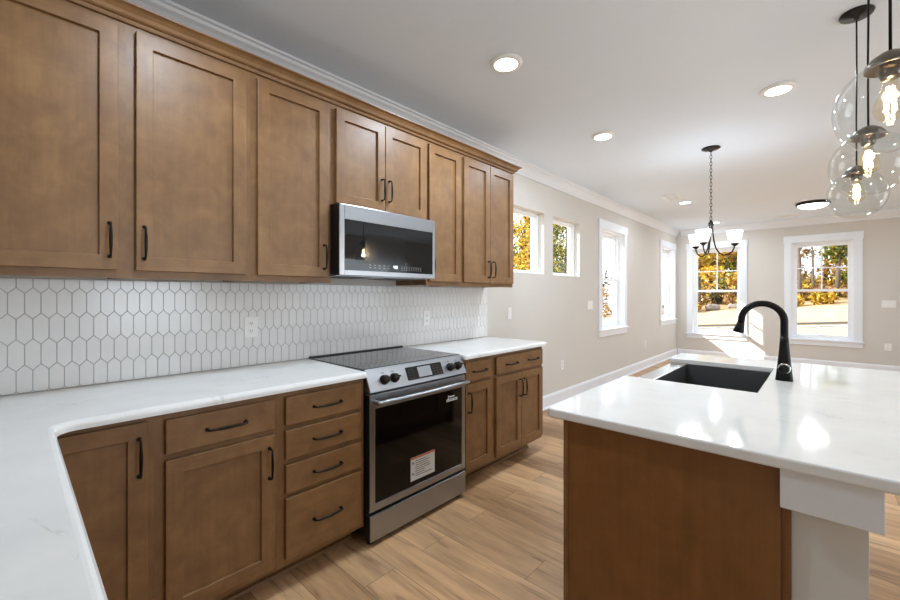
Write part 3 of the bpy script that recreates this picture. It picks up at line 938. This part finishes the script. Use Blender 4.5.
tube(bm, [(e - .002, FY, 1.173), (e - .004, FY, 1.162), (e - .008, FY, 1.146), (e - .012, FY, 1.130), (e - .013, FY, 1.125)], [.0156, .0172, .0205, .0232, .022], 16)
obj('spray_head', bm, 'black', fc)
bm = bmesh.new()
lathe(bm, [(0, -.023), (.024, -.023), (.024, -.036), (.022, -.040), (0, -.040)], (FX + .002, FY, .972), 20, 'y')
tag(obj('handle_collar', bm, 'chrome', fc), label='bright chrome ring')
bm = bmesh.new()
lathe(bm, [(0, -.0402), (.020, -.0402), (.020, -.058), (.017, -.064), (0, -.065)], (FX + .002, FY, .972), 20, 'y')
obj('handle', bm, 'black', fc)

# ------------------------------------------------------------------ outlets, switches
def plate_yz(name, y, z, label, cat, kind, w=.072, h=.116, x=.0006, n=1, group='white wall plates'):
    t = thing(name, (x, y, z), label, cat, group)
    obj('cover_plate', BOX(x, x + .006, y - w / 2, y + w / 2, z - h / 2, z + h / 2), 'plastic', t, bevel=.002)
    for i in range(n):
        c = y + (i - (n - 1) / 2) * .046
        if kind == 'outlet':
            for dz in (-.021, .021):
                bm = bmesh.new(); box(bm, x + .0062, x + .0078, c - .016, c + .016, z + dz - .013, z + dz + .013)
                for dy in (-.006, .006): box(bm, x + .0078, x + .0082, c + dy - .0012, c + dy + .0012, z + dz - .002, z + dz + .007, 1)
                box(bm, x + .0078, x + .0082, c - .002, c + .002, z + dz - .009, z + dz - .005, 1)
                obj('socket', bm, ['plastic', 'slot'], t)
        else:
            obj('rocker', BOX(x + .0062, x + .0095, c - .0165, c + .0165, z - .033, z + .033), 'plastic', t, bevel=.002)
    return t
plate_yz('wall_outlet', .905, 1.128, 'white outlet on the tiled backsplash left of the range', 'outlet', 'outlet', x=.0092)
plate_yz('wall_outlet', 2.262, 1.122, 'white outlet on the tiled backsplash right of the range', 'outlet', 'outlet', x=.0092)
plate_yz('light_switch', 3.44, 1.12, 'single white switch on the beige wall just past the tile', 'switch', 'switch')
plate_yz('wall_outlet', 4.57, .45, 'white outlet low on the beige wall below the small windows', 'outlet', 'outlet')
plate_yz('light_switch', 5.38, 1.17, 'white three-gang switch plate beside the tall side window', 'switch', 'switch', w=.165, n=3)
plate_yz('wall_outlet', 7.70, .43, 'white outlet low on the side wall between the two tall windows', 'outlet', 'outlet')
def plate_xz(name, xc, z, label, cat, kind, w, n):
    yq = YB - .0006
    t = thing(name, (xc, yq, z), label, cat, 'white wall plates')
    obj('cover_plate', BOX(xc - w / 2, xc + w / 2, yq - .006, yq, z - .058, z + .058), 'plastic', t, bevel=.002)
    for i in range(n):
        c = xc + (i - (n - 1) / 2) * .046
        if kind == 'outlet':
            for dz in (-.021, .021):
                bm = bmesh.new(); box(bm, c - .016, c + .016, yq - .0078, yq - .0062, z + dz - .013, z + dz + .013)
                for dx in (-.006, .006): box(bm, c + dx - .0012, c + dx + .0012, yq - .0082, yq - .0078, z + dz - .002, z + dz + .007, 1)
                obj('socket', bm, ['plastic', 'slot'], t)
        else: obj('rocker', BOX(c - .0165, c + .0165, yq - .0095, yq - .0062, z - .033, z + .033), 'plastic', t, bevel=.002)
plate_xz('light_switch', 3.14, 1.16, 'white three-gang switch plate on the back wall right of the right window', 'switch', 'switch', .165, 3)
plate_xz('wall_outlet', 3.13, .45, 'white outlet low on the back wall right of the right window', 'outlet', 'outlet', .085, 1)

# ------------------------------------------------------------------ ceiling fittings
def downlight(x, y, label):
    t = thing('recessed_downlight', (x, y, ZC), label, 'ceiling light', 'round ceiling downlights')
    obj('trim_ring', lathe(bmesh.new(), [(.070, -.016), (.078, -.0185), (.090, -.015), (.097, -.006), (.098, -.0006), (.070, -.0006)], (x, y, ZC), 36), 'plastic', t)
    obj('lens', lathe(bmesh.new(), [(0, -.0195), (.040, -.0190), (.069, -.0160), (.0695, -.001), (0, -.001)], (x, y, ZC), 36), 'lens', t)
    return t
DL = [(.961, 2.007, 'round white downlight above the range aisle, nearest the wall cabinets'),
      (.943, 3.498, 'round white downlight on the ceiling beyond the end of the wall cabinets'),
      (2.131, 3.506, 'round white downlight just beyond the near end of the island, left of the pendants'),
      (.832, 6.823, 'small far downlight beside the white ceiling vent'),
      (.835, 9.10, 'farthest downlight, seen behind the chandelier stem')]
for x, y, l in DL: downlight(x, y, l)
def lamp(name, loc, power, size=.14, col=(.80, .93, 1.06)):
    area(name, loc, (0, 0, -1), size, size, power, col, 'DISK')
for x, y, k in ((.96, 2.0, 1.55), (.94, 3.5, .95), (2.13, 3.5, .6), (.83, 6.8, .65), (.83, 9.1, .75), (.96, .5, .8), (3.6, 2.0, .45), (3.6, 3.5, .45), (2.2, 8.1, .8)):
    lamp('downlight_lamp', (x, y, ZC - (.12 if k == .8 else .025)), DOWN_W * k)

t = thing('ceiling_vent', (.767, 6.38, ZC), 'white slatted ceiling vent next to the small far downlight', 'vent')
bm = bmesh.new()
a, w, h = .767, .075, .17
box(bm, a - w - .02, a - w, 6.38 - h - .02, 6.38 + h + .02, ZC - .008, ZC - .0006); box(bm, a + w, a + w + .02, 6.38 - h - .02, 6.38 + h + .02, ZC - .008, ZC - .0006)
box(bm, a - w, a + w, 6.38 - h - .02, 6.38 - h, ZC - .008, ZC - .0006); box(bm, a - w, a + w, 6.38 + h, 6.38 + h + .02, ZC - .008, ZC - .0006)
obj('frame', bm, 'plastic', t)
obj('backing', BOX(a - w, a + w, 6.38 - h, 6.38 + h, ZC - .002, ZC - .0006), 'slot', t)
bm = bmesh.new()
for i in range(9):
    y = 6.38 - h + .02 + i * .037
    box(bm, a - w, a + w, y, y + .022, ZC - .007, ZC - .003)
obj('slat', bm, 'plastic', t)
t = thing('ceiling_vent', (1.88, 9.25, ZC), 'long thin white register in the ceiling by the back wall', 'vent')
bm = bmesh.new()
box(bm, 1.70, 2.06, 9.18, 9.20, ZC - .008, ZC - .0006); box(bm, 1.70, 2.06, 9.30, 9.32, ZC - .008, ZC - .0006)
box(bm, 1.70, 1.72, 9.20, 9.30, ZC - .008, ZC - .0006); box(bm, 2.04, 2.06, 9.20, 9.30, ZC - .008, ZC - .0006)
obj('frame', bm, 'plastic', t)
bm = bmesh.new(); box(bm, 1.72, 2.04, 9.20, 9.30, ZC - .002, ZC - .0006, 1)
for i in range(4): box(bm, 1.72, 2.04, 9.205 + i * .025, 9.217 + i * .025, ZC - .007, ZC - .003)
obj('slat', bm, ['plastic', 'slot'], t)

t = thing('flush_mount_light', (2.235, 8.155, ZC), 'shallow flush ceiling light with a dark ring, behind the pendants', 'ceiling light')
obj('ring', lathe(bmesh.new(), [(0, -.0006), (.19, -.0006), (.20, -.010), (.20, -.038), (.185, -.046), (.178, -.040), (.178, -.020)], (2.235, 8.155, ZC), 40), 'bronze', t)
obj('diffuser', lathe(bmesh.new(), [(.177, -.030), (.172, -.052), (.14, -.074), (.09, -.090), (.04, -.097), (0, -.099)], (2.235, 8.155, ZC), 40), 'lens', t)

# ---- chandelier
HX, HY = 1.572, 4.492
ch = thing('chandelier', (HX, HY, ZC), 'black three-arm chandelier with white bell shades hanging by a chain', 'chandelier')
obj('canopy', lathe(bmesh.new(), [(0, -.0006), (.075, -.0006), (.078, -.008), (.060, -.018), (.020, -.026), (.008, -.040), (0, -.040)], (HX, HY, ZC), 28), 'bronze', ch)
bm = bmesh.new()
zt, zb = ZC - .036, 2.015
n = int((zt - zb) / .033)
for i in range(n + 1):
    z = zt - (zt - zb) * (i + .5) / (n + 1)
    pts = []
    for k in range(12):
        a = 2 * PI * k / 12
        u, v = .0085 * math.cos(a), .022 * math.sin(a)
        pts.append((HX + (u if i % 2 else 0), HY + (0 if i % 2 else u), z + v))
    tube(bm, pts, .0024, 6, closed=True)
obj('chain', bm, 'bronze', ch)
obj('hub', lathe(bmesh.new(), [(0, 2.020), (.010, 2.018), (.013, 2.000), (.022, 1.992), (.024, 1.965), (.020, 1.940), (.012, 1.930), (0, 1.928)], (HX, HY, 0), 20), 'bronze', ch)
Rv = Vector((math.cos(math.radians(42.751)), math.sin(math.radians(42.751)), 0)); Fv = Vector((-Rv.y, Rv.x, 0))
for k in range(3):
    a = math.radians(99 + 120 * k)
    dirv = Rv * math.cos(a) + Fv * math.sin(a)
    c = Vector((HX, HY, 0))
    path = [(.012, 1.955), (.016, 1.90), (.022, 1.83), (.038, 1.755), (.068, 1.700), (.100, 1.682), (.138, 1.688), (.170, 1.712), (.186, 1.748), (.190, 1.772)]
    bm = bmesh.new(); tube(bm, [c + dirv * q + Vector((0, 0, z)) for q, z in path], .0062, 8)
    arm = obj('arm', bm, 'bronze', ch)
    e = c + dirv * .190
    obj('shade_holder', lathe(bmesh.new(), [(0, 1.764), (.010, 1.764), (.030, 1.782), (.034, 1.790), (0, 1.790)], (e.x, e.y, 0), 20), 'bronze', arm)
    obj('shade', lathe(bmesh.new(), [(.0, 1.7905), (.034, 1.791), (.044, 1.810), (.054, 1.845), (.061, 1.880), (.066, 1.905), (.063, 1.905), (.050, 1.845), (.036, 1.797), (0, 1.796)], (e.x, e.y, 0), 28), 'shade', arm)
    pl = bpy.data.lights.new('chandelier_lamp', 'POINT'); pl.energy = 2.4; pl.color = (.8, .92, 1.06); pl.shadow_soft_size = .03
    po = bpy.data.objects.new('chandelier_lamp', pl); COL.objects.link(po); po.location = (e.x, e.y, 1.93)

# ---- glass globe pendants over the island
def pendant(x, y, label):
    t = thing('pendant_light', (x, y, ZC), label, 'pendant light', 'glass globe pendants above the island')
    obj('canopy', lathe(bmesh.new(), [(0, -.0006), (.062, -.0006), (.065, -.006), (.060, -.016), (.012, -.021), (.010, -.032), (0, -.034)], (x, y, ZC), 32), 'bronze', t)
    bm = bmesh.new(); tube(bm, [(x, y, ZC - .030), (x + .0008, y, 2.4), (x - .0008, y + .0006, 2.2), (x, y, 1.940)], .0034, 8)
    obj('cord', bm, 'black', t)
    obj('cap', lathe(bmesh.new(), [(0, 1.946), (.010, 1.945), (.020, 1.941), (.038, 1.929), (.049, 1.914), (.052, 1.902), (.049, 1.901), (.036, 1.918), (0, 1.922)], (x, y, 0), 32), 'pewter', t)
    obj('socket', lathe(bmesh.new(), [(0, 1.918), (.021, 1.917), (.022, 1.884), (.018, 1.873), (0, 1.873)], (x, y, 0), 20), 'pewter', t)
    r, rz, cz = .1125, .118, 1.802
    a0 = math.asin(.048 / r)
    prof = [(r * math.sin(PI - (PI - a0) * i / 30), cz + rz * math.cos(PI - (PI - a0) * i / 30)) for i in range(31)]
    obj('globe', lathe(bmesh.new(), prof, (x, y, 0), 48), 'globe', t)
    bl = obj('bulb', lathe(bmesh.new(), [(0, 1.764), (.015, 1.766), (.027, 1.775), (.033, 1.792), (.031, 1.812), (.022, 1.837), (.015, 1.855), (.014, 1.872)], (x, y, 0), 24), 'bulb_glass', t)
    bm = bmesh.new()
    for k in range(6):
        a = 2 * PI * k / 6
        tube(bm, [(x + .006 * math.cos(a), y + .006 * math.sin(a), 1.852), (x + .011 * math.cos(a), y + .011 * math.sin(a), 1.789)], .0016, 6)
    obj('filament', bm, 'filament', bl)
    return t
for x, y, l in ((2.487, 1.560, 'glass globe pendant nearest the camera, cut by the photo right edge'), (2.482, 2.197, 'middle glass globe pendant of the three'), (2.477, 2.831, 'farthest and lowest-looking glass globe pendant, its dark canopy in view')):
    pendant(x, y, l)
    pl = bpy.data.lights.new('pendant_lamp', 'POINT'); pl.energy = 1.6; pl.color = (1, .82, .58); pl.shadow_soft_size = .02
    po = bpy.data.objects.new('pendant_lamp', pl); COL.objects.link(po); po.location = (x, y, 1.78)

# ------------------------------------------------------------------ outside
def zg(x): return .415 + .075 * x             # top of the retaining wall
bm = bmesh.new()
box(bm, -60, 60, -30, 60, -3.2, -3.0)
structure('ground_far', bm, 'lawn')
bm = bmesh.new()
gx = [-40, -3, 0, 3, 6, 12, 30]
rows = [(YB + T, -.9, 0), (13.38, -.9, 0)]
vs = [[bm.verts.new((x, y, z)) for x in gx] for y, z, _ in rows]
for i in range(len(vs) - 1):
    for k in range(len(gx) - 1): bm.faces.new((vs[i][k], vs[i][k + 1], vs[i + 1][k + 1], vs[i + 1][k]))
structure('ground_yard', bm, 'straw')
random.seed(11)
bm = bmesh.new()
gx = [-2.6 + i * .6 for i in range(40)]
prof = [(13.70, 0), (15.0, .20), (16.8, .40), (18.5, .54), (22, .66), (28, .72), (40, .76)]
vs = []
for j, (y, dz) in enumerate(prof):
    vs.append([bm.verts.new((x, y, zg(min(x, 4)) - .03 + dz + (random.uniform(-.03, .03) if j else 0))) for x in gx])
for i in range(len(vs) - 1):
    for k in range(len(gx) - 1):
        f = bm.faces.new((vs[i][k], vs[i][k + 1], vs[i + 1][k + 1], vs[i + 1][k])); f.smooth = True; f.material_index = 0 if i < 2 else 1
slope = structure('ground_slope', bm, ['straw', 'soil'])
# block retaining wall
rw = thing('retaining_wall', (2, 13.5, -.9), 'low pale concrete block wall at the foot of the slope outside', 'retaining wall')
bm = bmesh.new()
random.seed(5)
x0 = -2.6
box(bm, x0, 10, 13.53, 13.68, -.95, .10)
for r in range(5):
    x = x0 - (.27 if r % 2 else 0)
    while x < 8:
        z = -.92 + r * .262 + .075 * x * ((r + .8) / 5.0) * (.9 if r < 4 else 1)
        d = random.uniform(0, .015)
        box(bm, x + .006, x + .534, 13.42 - d, 13.70, z, z + .252)
        x += .54
obj('block', bm, 'block', rw, bevel=.012, seg=1)
bm = bmesh.new()
for v in box(bm, x0, 8.0, 13.38, 13.72, -.04, 0): v.co.z += zg(v.co.x) + .05
obj('cap', bm, 'block_cap', rw)

def leaves(bm, c, rad, n, size, seed):
    rnd = random.Random(seed)
    for _ in range(n):
        while True:
            p = Vector((rnd.uniform(-1, 1), rnd.uniform(-1, 1), rnd.uniform(-1, 1)))
            if .15 < p.length < 1: break
        q = Vector((c[0] + p.x * rad[0], c[1] + p.y * rad[1], c[2] + p.z * rad[2]))
        s = size * rnd.uniform(.6, 1.3)
        a = Vector((rnd.gauss(0, 1), rnd.gauss(0, 1), rnd.gauss(0, .8))).normalized(); b_ = a.orthogonal().normalized()
        b_ = (Matrix.Rotation(rnd.uniform(0, 6.28), 3, a) @ b_); c_ = a.cross(b_)
        bm.faces.new([bm.verts.new(q + b_ * s * u + c_ * s * v * .6) for u, v in ((-.5, 0), (0, -.5), (.5, 0), (0, .5))])

def tree(x, y, z, h, crown, mat, bark, label, group, seed, trunk_r=.11, lean=0.0, n=1500, size=.26):
    rnd = random.Random(seed)
    t = thing('tree', (x, y, z), label, 'tree', group)
    bm = bmesh.new()
    k = 7
    pts = [Vector((x + lean * h * (i / k) + rnd.uniform(-.05, .05) * i * .5, y + rnd.uniform(-.05, .05) * i * .5, z + h * i / k)) for i in range(k + 1)]
    tube(bm, pts, [trunk_r * (1 - .75 * i / k) for i in range(k + 1)], 8)
    for j in range(7):
        i = rnd.randint(2, k - 1); a = rnd.uniform(0, 6.28); L = rnd.uniform(.6, 1.5) * (1 if crown else .35)
        p = pts[i]; q = p + Vector((math.cos(a) * L, math.sin(a) * L, rnd.uniform(.2, .8)))
        tube(bm, [p, p.lerp(q, .5) + Vector((0, 0, .08)), q], [trunk_r * .3, trunk_r * .2, trunk_r * .08], 6)
    obj('trunk', bm, bark, t)
    if crown:
        bm = bmesh.new()
        tot = sum(c[3] * c[4] * c[5] for c in crown)
        for ci, (cx, cy, cz, rx, ry, rz) in enumerate(crown):
            leaves(bm, (x + cx, y + cy, z + cz), (rx, ry, rz), int(n * rx * ry * rz / tot), size, seed * 10 + ci)
        obj('foliage', bm, mat, t, recalc=False)
    return t
def hz(x, y):   # height of the slope
    base_ = zg(min(max(x, -2.6), 4)) - .03
    for (a, u), (b2, v) in zip(prof, prof[1:]):
        if a <= y <= b2: return base_ + u + (v - u) * (y - a) / (b2 - a)
    return base_
def crn(seed, n, w, z0, z1, r):
    rnd = random.Random(seed)
    return [(rnd.uniform(-w, w), rnd.uniform(-w, w) * .7, rnd.uniform(z0, z1), r * rnd.uniform(.7, 1.2), r * rnd.uniform(.6, 1.0), r * rnd.uniform(.45, .8)) for _ in range(n)]
LB = 'trees on the slope behind the left back window'
RB = 'trees on the slope behind the right back window'
SW = 'trees beyond the small side windows'
# seen through the left back window
tree(-1.25, 18.3, hz(-1.25, 18.3), 5, crn(1, 9, .6, 1.3, 3.4, .48), 'leaf_gold', 'bark', 'golden tree at the left of the left back window', LB, 21, .07, n=2400, size=.15)
tree(-.35, 21.4, hz(-.35, 21.4), 6, crn(2, 10, .7, .9, 3.6, .62), 'leaf_orange', 'bark', 'orange-brown tree at the right of the left back window', LB, 22, .09, n=2800, size=.17)
tree(-1.8, 24.6, hz(-1.8, 24.6), 7, crn(3, 11, 1.0, .6, 3.6, .8), 'leaf_green', 'bark', 'green tree behind the golden one in the left back window', LB, 23, n=2600, size=.2)
tree(-2.3, 28.4, hz(-2.3, 28.4), 6, crn(4, 12, 1.3, -.2, 3.2, .95), 'leaf_dark', 'bark', 'dark evergreen farthest back behind the left back window', LB, 24, n=2600, size=.24)
# seen through the right back window
tree(1.74, 18.6, hz(1.74, 18.6), 6, None, None, 'bark', 'bare grey trunk at the left side of the right back window', RB, 31, .06)
tree(2.08, 19.8, hz(2.08, 19.8), 6, None, None, 'bark', 'thin bare trunk left of the middle of the right back window', RB, 32, .045, -.02)
tree(2.95, 17.4, hz(2.95, 17.4), 5, None, None, 'bark_pale', 'slim pale leaning trunk at the right of the right back window', RB, 33, .026, .03)
tree(2.72, 21.0, hz(2.72, 21.0), 6, crn(6, 10, .45, .7, 2.9, .45), 'leaf_green', 'bark', 'green and yellow tree at the upper right of the right back window', RB, 34, .08, n=1900, size=.14)
tree(3.3, 24.0, hz(3.3, 24.0), 7, crn(7, 10, .8, .3, 3.0, .6), 'leaf_orange', 'bark', 'orange-brown tree behind the green one in the right back window', RB, 35, .1, n=2000, size=.17)
tree(1.5, 24.0, hz(1.5, 24.0), 6, crn(8, 6, .3, .5, 2.8, .36), 'leaf_rust', 'bark', 'sparse brown-leaved tree at the far left of the right back window', RB, 36, .10, n=520, size=.15)
tree(2.4, 27.5, hz(2.4, 27.5), 6, crn(14, 8, 1.2, -.3, .9, .7), 'leaf_rust', 'bark', 'low brown tree farthest back in the right back window', RB, 37, .10, n=1200, size=.2)
# seen through the side windows
tree(-6.4, 14.1, -2.6, 8, crn(9, 20, .9, 3.4, 8.2, .75), 'leaf_gold', 'bark_pale', 'golden tree beyond the nearer small side window', SW, 41, .07, n=5000, size=.14)
tree(-10.1, 20.6, -2.6, 9, crn(15, 18, .55, 3.0, 9.6, .66), 'leaf_gold', 'bark', 'yellow tree at the right of the nearer small side window', SW, 46, .06, n=4200, size=.14)
tree(-14.5, 27.0, -2.6, 11, crn(10, 16, 2.4, 3.4, 9.4, 1.2), 'leaf_green', 'bark', 'green tree behind the golden one, beyond the nearer small side window', SW, 42, n=3600, size=.22)
tree(-6.9, 18.4, -2.6, 9, crn(11, 14, .9, 3.0, 7.4, .75), 'leaf_green', 'bark', 'yellow-green tree beyond the farther small side window', SW, 43, .08, n=3600, size=.14)
tree(-14.2, 34.0, -2.6, 11, crn(12, 14, 2.4, 3.0, 9.4, 1.2), 'leaf_dark', 'bark', 'dark tree at the back of the farther small side window', SW, 44, n=3200, size=.24)
tree(-6.6, 21.9, -2.6, 8.2, [(0, 0, 3.9, .42, .4, .55), (.1, .1, 3.1, .5, .4, .4), (0, 0, 7.7, .40, .4, .40)], 'leaf_orange', 'bark', 'slender orange tree seen in the tall side window', SW, 45, .03, n=900, size=.13)

SH = 'shrubs at the top of the slope'
def shrub(x, y, rx, rz, mat, label, seed, n=500):
    z = hz(x, y)
    bm = bmesh.new(); leaves(bm, (x, y, z + rz * .8), (rx, rx * .7, rz), n, .13, seed)
    tag(obj('shrub', bm, mat, recalc=False), label, 'shrub', SH)
shrub(1.55, 17.2, .36, .24, 'leaf_gold', 'yellow shrub at the left under the right back window trunks', 51, 380)
shrub(2.35, 17.3, .36, .24, 'leaf_gold', 'yellow shrub in the middle of the right back window', 52, 380)
shrub(3.2, 18.4, .42, .32, 'leaf_rust', 'rust-coloured shrub at the right of the right back window', 53, 420)
shrub(2.3, 18.75, .42, .32, 'leaf_rust', 'brown shrub behind the yellow ones', 54, 420)
shrub(-1.3, 16.9, .40, .24, 'leaf_gold', 'yellow shrub low in the left back window', 55, 380)
shrub(-.05, 18.4, .50, .32, 'leaf_rust', 'brown shrub low at the right of the left back window', 56)
shrub(-.65, 19.6, .50, .40, 'leaf_dark', 'dark shrub behind the rocks in the left back window', 57)
for nm, mt, lab, sd, cnt in (('undergrowth', 'leaf_rust', 'brown low undergrowth covering the wooded slope', 71, 120), ('undergrowth', 'leaf_gold', 'yellow leafy undergrowth scattered over the wooded slope', 72, 80), ('undergrowth', 'leaf_dark', 'dark green undergrowth among the trees on the slope', 73, 60)):
    rnd = random.Random(sd); bm = bmesh.new()
    for i in range(cnt):
        y = rnd.uniform(19.5, 33); x = 2.36 - .17 * y + rnd.uniform(-.06, .26) * y
        h = rnd.uniform(.15, .5) * (1 if y < 22 else 1.7)
        leaves(bm, (x, y, hz(x, y) + h * .7), (rnd.uniform(.4, .8), .4, h), 80, .16, sd * 1000 + i)
    tag(obj(nm, bm, mt, parent=slope, recalc=False), lab, kind='stuff')
def rock(x, y, r, label, seed):
    bm = bmesh.new(); bmesh.ops.create_icosphere(bm, subdivisions=2, radius=r)
    rnd = random.Random(seed)
    for v in bm.verts: v.co = Vector((v.co.x * 1.3, v.co.y, v.co.z * .7)) * rnd.uniform(.85, 1.1)
    bmesh.ops.translate(bm, verts=bm.verts, vec=(x, y, hz(x, y) + r * .45))
    tag(obj('rock', bm, 'rock'), label, 'rock', 'grey rocks on the slope')
rock(-.62, 17.2, .20, 'grey rock in the middle of the left back window slope', 1)
rock(-.02, 17.4, .15, 'smaller grey rock at the right of the left back window slope', 2)
rock(3.1, 16.8, .15, 'grey rock at the right of the right back window slope', 3)

# white neighbouring house down the side yard
nh = thing('neighbour_house', (-6.7, 26.5, -3.0), 'white neighbouring house seen low through the tall side window', 'house')
bm = bmesh.new(); sweep(bm, [(-8.3, -3.0), (-5.1, -3.0), (-5.1, .55), (-8.3, -.02)], 'y', 24.0, 29.0); obj('wall', bm, 'siding', nh)
bm = bmesh.new()
pr = [(-8.5, -.054), (-4.95, .578), (-4.95, .70), (-8.5, .068)]
A = [bm.verts.new((q, 23.8, z + .002)) for q, z in pr]; B_ = [bm.verts.new((q, 29.2, z + .002)) for q, z in pr]
for i in range(4): bm.faces.new((A[i], A[(i + 1) % 4], B_[(i + 1) % 4], B_[i]))
bm.faces.new(A[::-1]); bm.faces.new(B_)
obj('roof', bm, 'shingle', nh)
